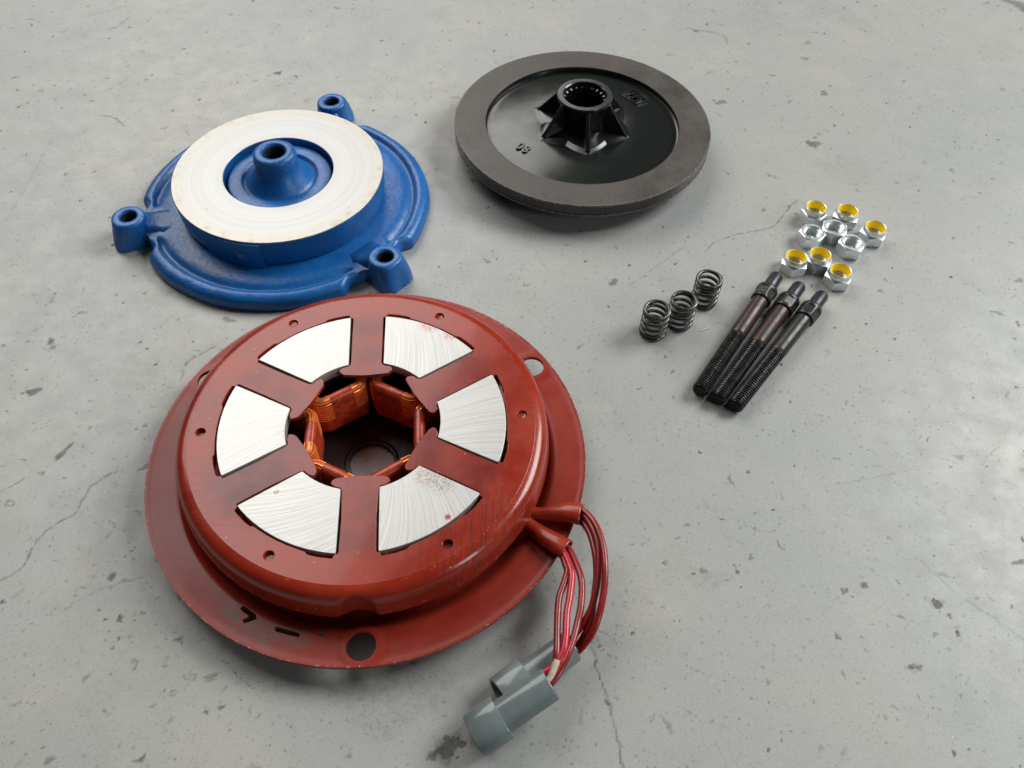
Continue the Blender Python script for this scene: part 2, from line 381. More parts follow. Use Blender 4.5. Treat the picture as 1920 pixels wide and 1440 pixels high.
def tube(name, P, rad, mat, parent=None, seg=12, cap=True, closed=False, sharp=50, up=(0, 0, 1), hollow=0):
    """sweep an ellipse; rad = float | (a,b) | list of those per point; a is sideways, b is along up"""
    V = []; F = []; N = len(P); P = [Vector(p) for p in P]; up = Vector(up)
    for i, p in enumerate(P):
        t = (P[(i+1) % N]-P[i-1]) if closed else (P[min(i+1, N-1)]-P[max(i-1, 0)]); t.normalize()
        s = t.cross(up)
        if s.length < 1e-3: s = Vector((1, 0, 0))
        s.normalize(); u = s.cross(t).normalized()
        r = rad[i] if isinstance(rad, list) else rad
        a, b = r if isinstance(r, tuple) else (r, r)
        for k in range(seg):
            q = p+s*a*math.cos(2*PI*k/seg)+u*b*math.sin(2*PI*k/seg); V.append(tuple(q))
    for i in range(N if closed else N-1):
        i2 = (i+1) % N
        for k in range(seg):
            k2 = (k+1) % seg; F.append((i*seg+k, i*seg+k2, i2*seg+k2, i2*seg+k))
    if cap and not closed:
        F.append(tuple(range(seg))[::-1]); F.append(tuple((N-1)*seg+k for k in range(seg)))
    return mk(name, V, F, mat, parent, sharp)
def sweep2d(name, path, section, mat, parent, closed=False, sharp=50):
    """path in the xy plane (list of 2D), section = list of (offset along the left normal, z)"""
    V = []; F = []; N = len(path); m = len(section)
    for i, p in enumerate(path):
        a = path[i-1] if (closed or i) else path[0]; b = path[(i+1) % N] if (closed or i+1 < N) else path[-1]
        tx, ty = b[0]-a[0], b[1]-a[1]; l = math.hypot(tx, ty); nx, ny = -ty/l, tx/l
        for o, z in section: V.append((p[0]+nx*o, p[1]+ny*o, z))
    for i in range(N if closed else N-1):
        i2 = (i+1) % N
        for k in range(m):
            k2 = (k+1) % m; F.append((i*m+k, i*m+k2, i2*m+k2, i2*m+k))
    if not closed: F.append(tuple(range(m))); F.append(tuple((N-1)*m+k for k in range(m))[::-1])
    return mk(name, V, F, mat, parent, sharp)
def pol(r, deg): return (r*math.cos(math.radians(deg)), r*math.sin(math.radians(deg)))
def R2(p, deg):
    c, s = math.cos(math.radians(deg)), math.sin(math.radians(deg)); return (p[0]*c-p[1]*s, p[0]*s+p[1]*c)

# ================================================================ THE FLOOR
CRACKS = [ #(points, width mm, strength)
([(-276.9, 182.0), (-270.0, 187.0), (-267.2, 192.3), (-265.9, 202.1), (-263.7, 209.9), (-257.5, 217.9), (-249.8, 225.1), (-249.2, 232.1), (-247.1, 241.8), (-240.1, 249.4), (-234.9, 253.3)], 1.0, 0.62),
([(223.4, 521.1), (208.9, 503.4), (200.4, 490.7), (193.4, 485.5), (182.6, 482.1), (167.6, 477.2), (152.3, 469.5), (145.5, 463.4), (141.4, 455.7)], 0.8, 0.75),
([(43.4, 167.9), (47.7, 147.6), (52.0, 130.6), (56.0, 114.9), (58.8, 98.4), (59.9, 91.2)], 1.1, 0.8),
([(37.1, 188.3), (43.3, 168.8), (55.0, 161.8), (60.3, 154.8)], 0.7, 0.6),
([(229.4, 213.7), (236.8, 207.4), (248.7, 191.8), (262.6, 180.0), (278.0, 165.6)], 1.1, 0.42),
([(496.8, 850.5), (507.2, 840.4), (516.2, 827.2)], 6, 0.9),
([(-388.5, 573.2), (-387.1, 530.0), (-386.6, 501.9), (-387.4, 469.1)], 1.0, 0.42),
([(-199.0, 352.6), (-205.9, 347.2), (-213.9, 339.6), (-215.8, 332.3), (-215.8, 323.0)], 1.2, 0.6),
([(-145.8, 142.4), (-138.0, 136.3), (-126.1, 127.8)], 0.6, 0.8),
([(-111.2, 115.2), (-99.8, 106.7)], 0.5, 0.7),
([(82.5, 420.2), (92.8, 428.7), (109.8, 445.9), (126.1, 462.0)], 1.0, 0.5),
([(93.3, 147.3), (106.5, 141.4), (117.7, 138.2)], 0.55, 0.7),
([(147.1, 177.0), (164.8, 171.0), (189.5, 191.5), (205.8, 179.7), (224.3, 172.8)], 0.5, 0.4),
([(189.6, 191.8), (205.8, 179.7), (224.3, 172.8)], 0.5, 0.5),
([(189.6, 257.1), (222.0, 264.5), (253.6, 273.2)], 0.6, 0.5),
([(229.6, 295.9), (244.7, 276.7), (253.0, 271.3)], 0.6, 0.5),
([(2.6, 476.0), (12.9, 456.0), (26.7, 426.0)], 0.7, 0.5),
([(156.7, 771.6), (177.2, 767.9), (194.3, 759.2), (197.2, 746.0)], 1.8, 0.55),
([(101.8, 688.8), (172.0, 815.9)], 0.8, 0.3),
([(-236.8, 166.1), (-224.1, 177.0), (-199.3, 186.5)], 0.8, 0.5),
([(127.6, 484.5), (143.0, 469.1)], 0.7, 0.5),
([(-422.6, 761.7), (-390.4, 783.6)], 1, 0.5),
([(-395.7, 739.0), (-386.7, 746.2), (-382.3, 762.1)], 1.4, 0.55),
([(-360.1, 602.1), (-348.6, 601.9), (-341.6, 596.9), (-334.8, 589.8)], 1.2, 0.6),
([(-298.3, 235.8), (-288.2, 246.3)], 0.8, 0.6)
]
BLOBS = [(-306.6, 309.7, 5.4), (-312.9, 308.2, 1.7), (-309.1, 349.8, 2.8), (-190.3, 138.9, 2.7), (-194.2, 165.9, 2.0), (-217.0, 185.6, 2.9), (-212.9, 130.9, 3.2), (-159.9, 133.0, 2.7), (-166.7, 124.8, 1.9), (-171.3, 126.0, 1.3), (-172.1, 152.0, 1.9), (-202.7, 152.0, 1.7), (-203.8, 146.8, 1.4), (-181.4, 147.2, 1.1), (-185.8, 98.9, 2.1), (-198.0, 115.0, 1.6), (-217.3, 91.9, 3.1), (236.2, 185.2, 2.4), (199.1, 194.7, 2.1), (169.3, 192.5, 1.2), (187.2, 190.5, 2.7), (177.7, 164.1, 2.6), (136.5, 139.0, 2.2), (143.8, 115.1, 1.3), (168.8, 106.8, 1.3), (193.1, 123.4, 1.9), (234.4, 135.1, 1.7), (222.7, 107.1, 2.1), (138.3, 209.1, 2.7), (241.6, 177.8, 2.1), (110.1, 200.1, 3.0), (217.4, 149.0, 2.3), (-26.4, 101.4, 5.2), (-23.6, 105.4, 2.6), (-15.8, 106.1, 0.0), (-67.2, 108.4, 1.6), (-228.0, 286.4, 2.3), (-232.8, 283.5, 1.6), (-310.7, 352.0, 3.5), (-306.9, 346.6, 2.8), (-261.7, 283.6, 2.3), (-268.4, 303.9, 1.7), (-250.8, 353.4, 1.8), (-280.4, 396.0, 2.2), (-260.8, 398.3, 3.0), (-290.1, 229.3, 2.8), (-253.7, 239.8, 1.2), (-232.3, 242.7, 1.3), (-430.8, 614.0, 1.4), (-432.6, 611.5, 1.8), (-220.9, 674.5, 4.3), (-422.1, 636.6, 2.8), (178.5, 649.4, 5.7), (249.5, 593.0, 7.3), (274.0, 668.1, 4.9), (283.9, 636.3, 2.4), (224.6, 681.5, 3.0), (358.1, 562.6, 4.0), (275.8, 752.2, 5.2), (267.8, 724.0, 4.6), (169.3, 767.4, 4.2), (388.3, 553.7, 1.8), (74.9, 458.6, 2.4), (71.1, 422.4, 4.6), (85.3, 403.1, 1.1), (104.7, 320.6, 1.7), (264.1, 422.3, 3.1), (270.7, 433.3, 2.4), (176.2, 327.6, 1.4), (51.4, 144.1, 0.8), (34.1, 107.5, 1.8), (31.5, 108.2, 1.3), (-234.1, 117.6, 0.8)]
def build_floor():
    g = 1.2
    far = np.array([0, 3, 8, 20, 60, 200, 700, 2500, 8000])
    xs = np.concatenate([(-560-far[1:])[::-1], np.arange(-560, 560+g, g), 560+far[1:]])
    ys = np.concatenate([(60-far[1:])[::-1], np.arange(60, 880+g, g), 880+far[1:]])
    X, Y = np.meshgrid(xs, ys); wear = np.zeros_like(X); soil = np.zeros_like(X)
    ix0 = 8; iy0 = 8; x0 = -560; y0 = 60
    def win(xa, xb, ya, yb):
        a = max(0, int((xa-x0)/g)+ix0); b = min(len(xs), int((xb-x0)/g)+ix0+2)
        c = max(0, int((ya-y0)/g)+iy0); d = min(len(ys), int((yb-y0)/g)+iy0+2)
        return (slice(c, d), slice(a, b)) if b > a and d > c else None
    def seg(p, q, wd, st, arr):
        pad = wd*2+2
        s = win(min(p[0], q[0])-pad, max(p[0], q[0])+pad, min(p[1], q[1])-pad, max(p[1], q[1])+pad)
        if s is None: return
        x = X[s]; y = Y[s]; dx, dy = q[0]-p[0], q[1]-p[1]; l2 = dx*dx+dy*dy+1e-9
        t = np.clip(((x-p[0])*dx+(y-p[1])*dy)/l2, 0, 1); d = np.hypot(x-p[0]-t*dx, y-p[1]-t*dy)
        arr[s] = np.maximum(arr[s], st*np.clip(1.4-d/wd, 0, 1))
    def blob(cx, cy, r, ang, asp, st, arr, ring=False):
        pad = r*asp*1.8+2; s = win(cx-pad, cx+pad, cy-pad, cy+pad)
        if s is None: return
        x = X[s]-cx; y = Y[s]-cy; c, sn = math.cos(ang), math.sin(ang)
        u = (x*c+y*sn)/asp; v = -x*sn+y*c; th = np.arctan2(v, u)
        k1, k2, k3 = rng.uniform(0, 6.28, 3)
        rr = r*(1+.25*np.sin(2*th+k1)+.18*np.sin(3*th+k2)+.12*np.sin(5*th+k3))
        d = np.hypot(u, v)
        a = st*np.clip((rr-d)/(.35*r+.4)+.5, 0, 1)
        if ring: a = st*np.clip(1.2-np.abs(d-rr)/(.30*r+.5), 0, 1)
        arr[s] = np.maximum(arr[s], a)
    def crack(pts, wd, st):
        P = [Vector((*p, 0)) for p in pts]; L = catmull(P, 3); Q = []
        for a, b in zip(L, L[1:]):
            n = max(1, int((b-a).length/2.5))
            for k in range(n):
                p = a.lerp(b, k/n); Q.append((p.x+rng.normal(0, wd*.45), p.y+rng.normal(0, wd*.45)))
        Q.append((L[-1].x, L[-1].y))
        for a, b in zip(Q, Q[1:]): seg(a, b, wd*rng.uniform(.5, 1.3), st*rng.uniform(.75, 1.1), wear)
    for pts, wd, st in CRACKS: crack(pts, wd, st)
    for i, (x, y, r) in enumerate(BLOBS):
        if r > 0: blob(x, y, r*.68, rng.uniform(0, 3), rng.uniform(1, 1.35), rng.uniform(.5, .85), wear, ring=i in (3, 7, 8, 24, 45))
    # oily spots and dark splatter close to the lower edge
    for x, y, r, st in ((-27, 101.5, 4.0, 1.2), (-22, 106, 2.8, 1.1), (-33, 99, 2.2, 1.), (236.2, 185.2, 2.6, 1.3), (199, 194, 1.6, 1.1), (213.5, 148.5, 2.2, .9), (47, 160, 5, .5), (50, 190, 4, .4)):
        for k in range(5): blob(x+rng.normal(0, r*.5), y+rng.normal(0, r*.4), r*rng.uniform(.35, .7), rng.uniform(0, 3), 1.3, st, wear)
        blob(x, y, r*1.2, 0, 1.2, .7*st, soil)
    # countless small chips of all directions
    for k in range(17000):
        x = rng.uniform(-560, 560); y = rng.uniform(65, 870); den = .45+.75*noise.noise(Vector((x*.013, y*.013, 3)))+(.12 if x < -60 and y < 420 else 0)
        if rng.random() > den*1.1: continue
        r = min(2.8, .4+rng.exponential(.36)); blob(x, y, r, rng.normal(.3, .8), rng.uniform(1, 2.8), (rng.uniform(.1, .6)+.35*(rng.random() < .10))*min(1.2, .65+den*.5), wear)
    for k in range(420):
        x = rng.uniform(-560, 560); y = rng.uniform(65, 870); blob(x, y, rng.uniform(.45, 1.1), rng.uniform(0, 3), rng.uniform(1, 1.6), 1.25, wear)
    for k in range(520):
        x = rng.uniform(-560, 560); y = rng.uniform(65, 870); a = rng.normal(2.6 if rng.random() < .6 else .9, .4); l = rng.uniform(4, 20)
        pts = [(x, y)]
        for j in range(4): a += rng.normal(0, .25); pts.append((pts[-1][0]+math.cos(a)*l/4, pts[-1][1]+math.sin(a)*l/4))
        crack(pts, rng.uniform(.35, .8), rng.uniform(.22, .5))
    for k in range(60):
        x = rng.uniform(-560, 560); y = rng.uniform(65, 870); blob(x, y, rng.uniform(6, 22), rng.uniform(0, 3), 1.6, rng.uniform(.05, .18), soil)
    # broad faint darker patches near the red part, the connectors and the nuts
    for x, y, r, st in ((-60, 132, 22, .3), (-120, 150, 18, .2), (75, 195, 16, .10), (80, 160, 12, .12), (112, 195, 7, .3), (215, 500, 14, .2)):
        blob(x, y, r, .3, 1.5, st, soil)
    nx, ny = len(xs), len(ys)
    V = np.empty((nx*ny, 3), np.float32); V[:, 0] = X.ravel()*S; V[:, 1] = Y.ravel()*S; V[:, 2] = 0
    idx = np.arange(nx*ny, dtype=np.int32).reshape(ny, nx)
    Q = np.stack([idx[:-1, :-1], idx[:-1, 1:], idx[1:, 1:], idx[1:, :-1]], -1).reshape(-1)
    me = bpy.data.meshes.new("floor"); me.vertices.add(nx*ny); me.vertices.foreach_set('co', V.ravel())
    nf = len(Q)//4; me.loops.add(len(Q)); me.loops.foreach_set('vertex_index', Q)
    me.polygons.add(nf); me.polygons.foreach_set('loop_start', np.arange(nf, dtype=np.int32)*4)
    me.update(calc_edges=True)
    for nm, a in (('wear', wear), ('soil', soil)):
        at = me.attributes.new(nm, 'FLOAT', 'POINT'); at.data.foreach_set('value', a.astype(np.float32).ravel())
    me.materials.append(FLOOR)
    o = bpy.data.objects.new("floor", me); COL.objects.link(o); o['kind'] = 'structure'
    o['label'] = 'scuffed grey painted concrete workshop floor with cracks and dark specks'
build_floor()

# ================================================================ RED ELECTROMAGNET STATOR
def build_stator():
    T = thing("electromagnet_stator", "red painted round electromagnet with six bright steel poles and two grey plugs on wires", "electromagnet", (-83, 262.5, 0))
    HA = (35.3, -84.8, 155.3)                # the three bolt holes of the flange
    # housing: pan below, wall, rounded shoulder with three bolt scallops
    def scallop(i, ph, r, z):
        if 98.5 < r and z > 20:
            for h in HA:
                d = math.radians(h)-ph; cx = 118.5; rc = 17.0
                c = cx*math.cos(d); q = rc*rc-(cx*math.sin(d))**2
                if math.cos(d) > 0 and q > 0: r = min(r, c-math.sqrt(q))
        return r, z
    prof = [(96.9, 44.9), (98.6, 44.6), (100.5, 43.8), (102.2, 42.5), (103.5, 40.8), (104.3, 38.6), (104.7, 36), (105.2, 32), (105.6, 28.5), (105.5, 27.2), (104.6, 26.8),
            (100, 26.5), (95, 25), (91, 22), (90, 16), (90, 10), (88, 5), (80, 3.2), (50, 3.0), (50, 1.6), (86, 1.5), (88, 2), (86.5, 8), (86.5, 38), (87, 42.2), (96.5, 42.2)]
    prof = prof[:19] + [(14.6, 3.0), (13.8, 2.7), (13.6, 1.6)] + prof[19:20] + prof[19:]
    prof = [(96.9, 44.9), (98.6, 44.6), (100.5, 43.8), (102.2, 42.5), (103.5, 40.8), (104.3, 38.6), (104.7, 36), (105.2, 32), (105.6, 27), (105.5, 25.6), (104.6, 25.2),
            (100, 25), (95, 24), (91, 22), (89.5, 17), (89, 8), (89, .6), (80, .4), (15, .4), (15, 2.4), (50, 2.6), (80, 3), (85, 6), (86, 12), (86.5, 38), (87, 42.2), (96.5, 42.2)]
    lathe("housing", prof, RED, T, seg=540, mod=scallop, sharp=30)
    # liner over the pan, with the shade of the cavity put into its colour
    lathe("base_pan", [(16.6, 2.9), (84.6, 3.3), (85.6, 9), (85.9, 37.5), (85.2, 37.5), (85.0, 9), (84, 3.9), (16.6, 3.5)], DARKRED, T, seg=96)
    lathe("hole_rim", [(15.2, .5), (13.6, .5), (13.4, 3.0), (14.0, 4.0), (15.4, 4.0), (16.4, 3.4), (16.4, 2.7)], OXIDE, T, seg=72)
    # mounting flange, a dished ring with three holes
    def fl(r, ph):
        z = 13.2+3.0*min(1, max(0, (r-99)/9))**1.0
        t = min(1, max(0, (r-97)/13)); t = t*t*(3-2*t); z = 4.2+11.6*t
        if r > 124.6: z += .35*math.sin(min(1, (r-124.6)/2)*PI/2)
        z += .25*math.sin(2*ph+1)
        for h in HA:
            x, y = pol(117, h); d = math.hypot(r*math.cos(ph)-x, r*math.sin(ph)-y)
            k = min(1, max(0, (13.5-d)/4)); k = k*k*(3-2*k); z = z*(1-k)+16.2*k
        return z
    rs = [89.6, 93, 96, 98, 99.5, 101, 102.5, 104, 106, 108, 110, 112, 114, 116, 118, 120, 122, 124, 125, 126, 127, 127.6]
    NS = 480; prof = [(r, 0) for r in rs]+[(r, 1) for r in rs[::-1]]; n = len(prof); V = []; F = []
    for j in range(NS):
        ph = 2*PI*j/NS
        for r, lo in prof: V.append((r*math.cos(ph), r*math.sin(ph), fl(r, ph)-(2.6 if lo else 0)))
    for j in range(NS):
        k = (j+1) % NS
        for i in range(n): i2 = (i+1) % n; F.append((j*n+i, k*n+i, k*n+i2, j*n+i2))
    f_ = mk("flange", V, F, FLG, T, sharp=50)
    bmn = bmesh.new(); bmn.from_mesh(f_.data); bmesh.ops.recalc_face_normals(bmn, faces=bmn.faces); bmn.to_mesh(f_.data); bmn.free()
    V = []; F = []
    slots = [rounded([(-53.4, -96.6), (-46.0, -101.2), (-44.6, -104.0), (-50.7, -106.4), (-52.2, -104.6), (-48.9, -102.6), (-54.8, -98.8)], .7),
             rounded([(-34.9, -107.2), (-21.6, -110.4), (-21.2, -113.0), (-34.2, -110.0)], 1.2), rounded([(-13.0, -107.6), (-10.0, -108.6), (-7.6, -112.4), (-11.2, -111.8)], .8)]
    for c_ in [circle(*pol(116.8, h), 7.7, 48) for h in HA]+slots:
        b0 = len(V); V += [(x, y, 4) for x, y in c_]+[(x, y, 26) for x, y in c_]
        m_ = len(c_); F += [tuple(b0+k for k in range(m_))[::-1], tuple(b0+m_+k for k in range(m_))]+[(b0+k, b0+(k+1) % m_, b0+m_+(k+1) % m_, b0+m_+k) for k in range(m_)]
    cut = mk("tmp_cutter", V, F, FLG, T)
    bmn = bmesh.new(); bmn.from_mesh(cut.data); bmesh.ops.recalc_face_normals(bmn, faces=bmn.faces); bmn.to_mesh(cut.data); bmn.free()
    bo = f_.modifiers.new("holes", 'BOOLEAN'); bo.operation = 'DIFFERENCE'; bo.solver = 'EXACT'; bo.object = cut
    bpy.context.view_layer.update()
    me = bpy.data.meshes.new_from_object(f_.evaluated_get(bpy.context.evaluated_depsgraph_get()))
    f_.modifiers.clear(); f_.data = me; me.name = "flange"; bpy.data.objects.remove(cut)
    me.shade_smooth(); me.set_sharp_from_angle(angle=math.radians(50))
    # face plate: outer ring plus six flared arms, one continuous inner outline
    loop = []
    for k in range(6):
        a = 95.3+60*k                                            # arm axis
        h = 9.6
        arm = [(81.6, h+2.2), (79.6, h+1.9), (79.4, h), (60, h-.25), (43, h-.2), (41.2, h+1.2), (40.4, h+4.4), (38.2, h+6.1), (36.2, h+5.2), (35.0, h+3.6), (34.2, 3), (34.2, -3)]
        arm = [(x, y*(1+.04*math.sin(k*7+x))) for x, y in arm]
        left = rounded(arm, [.3, .3, .5, 0, 1.2, 1.5, 2.2, 2.2, 2, 3, 0, 0], 4, closed=False)
        right = [(x, -y) for x, y in left[::-1]][2:]
        pts = [R2((x, y), a) for x, y in left+right]
        # travelling with decreasing angle around arm, then the window's outer arc to the previous arm
        loop.append(pts)
    inner = []
    for k in range(5, -1, -1):
        inner += loop[k]
        a1 = 95.3+60*k; nxt = a1-60
        for d, r in ((8.6, 82.7), (10, 82.8), (13.5, 82.9), (17, 82.8), (18, 82.5), (18.7, 81.6), (22, 81.4), (26, 81.35), (30, 81.3), (34, 81.35), (38, 81.4), (41.3, 81.6), (42, 82.5), (43, 82.8), (46.5, 82.9), (50, 82.8), (51.4, 82.7)):
            inner.append(pol(r, a1-d))
    outer = circle(0, 0, 96.95, 240)
    holes = [circle(*pol(89.9, 5.9+60*k), 2.75, 24) for k in range(6)]
    flat("face_plate", [outer, inner]+holes, 42.4, 45.0, RED, T, bevel=.22, sharp=40)
    # plugs seen inside some of the small holes (rivet heads)
    for k in (0, 1, 2):
        x, y = pol(89.9, 5.9+60*k)
        lathe("rivet", [(2.55, 42.3), (2.55, 43.7), (2.1, 44.0), (1.2, 43.75), (.05, 43.7), (.05, 42.3)], REDP, T, seg=24, loc=(x, y, 0))
    # six poles, coils, windings
    for k in range(6):
        a = 125.3+60*k
        A = [(80.3, x) for x in ()]
        oh, ih = 22.3, 16.3
        p1 = pol(80.3, oh); p2 = pol(43.2, ih)
        out = []
        for i in range(15): t = -oh+2*oh*i/14; out.append(pol(80.3, t))
        for i in range(9): t = ih-2*ih*i/8; out.append(pol(43.4, t))
        # worn, slightly cut inner corners
        out = rounded(out, [.9]+[0]*13+[.9]+[.8]+[0]*7+[.8], 3)
        o = flat("pole_face", [out], 38.5, 45.55, POLES[k], T, bevel=.18, sharp=30); o.rotation_euler.z = math.radians(a)
        core = [pol(76, 17.5), pol(76, 9), pol(76, 0), pol(76, -9), pol(76, -17.5), pol(47.5, -10.5), pol(47.5, 10.5)]
        o = flat("pole_core", [core], 3.6, 38.4, DARKRED, T, bevel=.2); o.rotation_euler.z = math.radians(a)
        # coil around the pole: a closed winding with rounded corners
        path = rounded([(30.9, 0), (30.9, 12.6), (38.5, 17.6), (80.0, 30.5), (81.5, 0), (80.0, -30.5), (38.5, -17.6), (30.9, -12.6)], [0, 5, 6, 5, 40, 5, 6, 5], 8)
        sec = [(-3.3, 12), (-3.3, 36.2), (-2.9, 38.0), (-1.7, 39.2), (0, 39.6), (1.7, 39.2), (2.9, 38.0), (3.3, 36.2), (3.3, 12)]
        lump = noise.noise(Vector((k*3.1, 0, 0)))
        c = sweep2d("coil", path, sec, COILV, T, closed=True, sharp=60); c.rotation_euler.z = math.radians(a)
        # copper showing where the winding turns the corners
        for sgn, en in ((1, k in (0, 1, 2, 3)), (-1, k in (0, 1, 2, 5))):
            amt = 1 if en else .45
            sub = rounded([(30.9, 7.2), (30.9, 12.6), (38.5, 17.6), (43, 19.1)], [0, 5, 6, 0], 10, closed=False)
            sub = sub if en else sub[5:]
            sub = [(x, y*sgn) for x, y in sub]
            s2 = []
            o_ = 3.55
            base = []
            for i in range(15): base.append((-o_, 22+14*i/14))
            for i in range(1, 12):
                t = PI-PI*i/12; base.append((o_*math.cos(t), 36+3.9*math.sin(t)))
            for i in range(15): base.append((o_, 36-14*i/14))
            # ridges of single wires along the sweep
            for i, (x, z) in enumerate(base):
                q = .38 if i % 2 == 0 else 0
                if 15 <= i < 26:
                    t = PI-PI*(i-14)/12; s2.append(((o_-q)*math.cos(t), 36+(3.9-q)*math.sin(t)))
                else: s2.append((x-q*(1 if x > 0 else -1), z))
            wv = sweep2d("copper_winding", sub, s2, COPPER, c, sharp=25)
    # red wires: two groups of three into two grey connectors
    def wire(P, mat, r=1.85, name="lead_wire"):
        P = [(x+83, y-262.5, z) for x, y, z in P]
        return tube(name, catmull(P, 7), r, mat, T, seg=14)
    wire([(22, 205.5, 19), (26, 202, 20), (29.3, 197.6, 21), (31.6, 190.1, 22), (32.2, 186.7, 22.3), (30.1, 179.2, 22.5), (27.9, 172.8, 22.5), (27.0, 164.7, 22.5), (26.6, 154.9, 22.5), (26.2, 144, 23.5), (25.3, 137.8, 22.5), (22.9, 130.8, 20.5), (17, 127, 19)], REDW)
    wire([(22, 206.5, 20), (26.5, 203.5, 21.5), (30.4, 197.7, 22.3), (33.1, 190.7, 23), (34.4, 183.9, 24), (33.1, 172.4, 24), (31.5, 163.2, 24), (30.6, 150.6, 24), (28.9, 142.2, 23.5), (24.7, 136.7, 21.8), (19.2, 133.5, 19.8), (14, 129, 18)], PINKW, 1.95)
    wire([(23, 208, 20.5), (28, 205, 21.5), (33.4, 200.2, 21.5), (37.2, 191.3, 22), (39.6, 181.3, 23), (39.0, 168.9, 23), (36.9, 159.0, 22.5), (34.3, 149.3, 23), (30.3, 139.2, 23), (24.2, 129.8, 20.5), (17, 125, 18.5)], REDW)
    wire([(32, 221.6, 23), (36, 222.6, 23.5), (40.3, 221.3, 24.5), (45.0, 212.5, 27), (48.2, 200.9, 28), (48.4, 188.3, 27), (46.9, 176.5, 25), (43.9, 166.4, 22), (40.0, 160.1, 19), (35.8, 155.1, 15.5), (31.6, 148.8, 11.5), (27, 145, 10)], REDW)
    wire([(32, 223, 24), (36.5, 223.6, 25), (41.2, 221.6, 26), (46.8, 212.7, 29), (50.6, 199.9, 30), (51.4, 187.0, 30), (50.6, 175.3, 28), (48.2, 163.9, 25.5), (44.9, 155.5, 21), (41, 150.6, 16), (36, 146.6, 12), (28, 142, 10)], REDW)
    wire([(32, 220, 22), (36, 220.6, 22), (40.0, 217.6, 22.2), (44.4, 209.5, 24), (47.0, 196.8, 25), (47.4, 184.4, 24), (45.6, 171.1, 22.5), (44.0, 161.6, 19.5), (40.4, 154.3, 15.5), (36.6, 150.2, 11), (28, 144, 9.5)], REDW)
    wire([(26.3, 139.6, 23.2), (25.5, 137.2, 22.5), (24.4, 134.0, 21.6), (23.0, 130.9, 20.6), (20, 128.6, 19.8)], CREAM, 2.1, "bare_insulation")
    def sleeve(P, R):
        P = [(x+83, y-262.5, z) for x, y, z in P]; C = catmull(P, 6)
        rr = []
        for i in range(len(C)):
            t = i/(len(C)-1)*(len(R)-1); j = min(int(t), len(R)-2); f = t-j; rr.append((R[j][0]*(1-f)+R[j+1][0]*f, R[j][1]*(1-f)+R[j+1][1]*f))
        o = tube("wire_sleeve", C, rr, REDP, T, seg=28, cap=False, sharp=60)
        m = o.modifiers.new("wall", 'SOLIDIFY'); m.thickness = .7*S; m.offset = -1
        return o
    sleeve([(4, 226, 21), (15, 222.6, 19.5), (24, 222.4, 20.5), (33, 221.6, 23), (40.4, 220.2, 24.3)], [(2.6, 2.8), (2.8, 2.6), (3.8, 3.6), (5.2, 4.0), (5.9, 3.9)])
    sleeve([(4, 222, 20), (13, 214.8, 18), (20, 208.6, 19), (27, 203.6, 20.5), (32.2, 200.0, 21.3)], [(3, 3), (3.4, 3.4), (4.6, 3.8), (5.2, 3.9), (5.5, 3.7)])
    # connectors: a round-cornered shell with a wider head
    def sup(a, b, n=2.6, N=40):
        return [(a*abs(math.cos(t))**(2/n)*(1 if math.cos(t) > 0 else -1), b*abs(math.sin(t))**(2/n)*(1 if math.sin(t) > 0 else -1)) for t in [2*PI*i/N for i in range(N)]]
    def shell(name, sts, mat, parent):
        V = []; F = []; N = 40
        for x, a, b, n in sts:
            for y, z in sup(a, b, n, N): V.append((x, y, z))
        for i in range(len(sts)-1):
            for k in range(N):
                k2 = (k+1) % N; F.append((i*N+k, i*N+k2, (i+1)*N+k2, (i+1)*N+k))
        F.append(tuple(range(N))[::-1]); F.append(tuple((len(sts)-1)*N+k for k in range(N)))
        return mk(name, V, F, mat, parent, sharp=40)
    def connector(x, y, z, deg, tilt, roll=0):
        c = shell("connector", [(14.5, 8.0, 7.0, 2.3), (15, 8.3, 7.3, 2.3), (16, 8.4, 7.4, 2.3), (43.4, 8.3, 7.3, 2.3), (43.9, 8.2, 7.2, 2.3), (44.2, 7.9, 7.0, 2.3), (44.2, 7.1, 6.2, 2.3), (38, 6.9, 6.0, 2.3)], GREY, T)
        h = shell("connector_head", [(3, 8.6, 6.6, 2.6), (.6, 8.9, 6.9, 2.6), (0, 9.4, 7.4, 2.6), (0, 10.6, 8.7, 2.4), (.4, 10.9, 8.9, 2.4), (15.8, 11.1, 9.1, 2.4), (16.3, 10.9, 8.9, 2.4), (16.4, 7.8, 6.5, 2.4)], GREY, c)
        s = shell("end_shade_face", [(37.5, 7.0, 6.0, 2.5), (40.5, 6.9, 5.9, 2.5), (40.6, 2, 2, 2)], HOLE, c)  # dark face filling the hollow end, its shade painted as colour
        c.location = ((x+83)*S, (y-262.5)*S, z*S); c.rotation_euler = (math.radians(roll), math.radians(tilt), math.radians(deg))
        return c
    connector(-13.2, 106.2, 9.6, 31.9, -13.4, 6)
    connector(-0.6, 124.8, 8.7, 37.4, 0, -4)
    return T
build_stator()

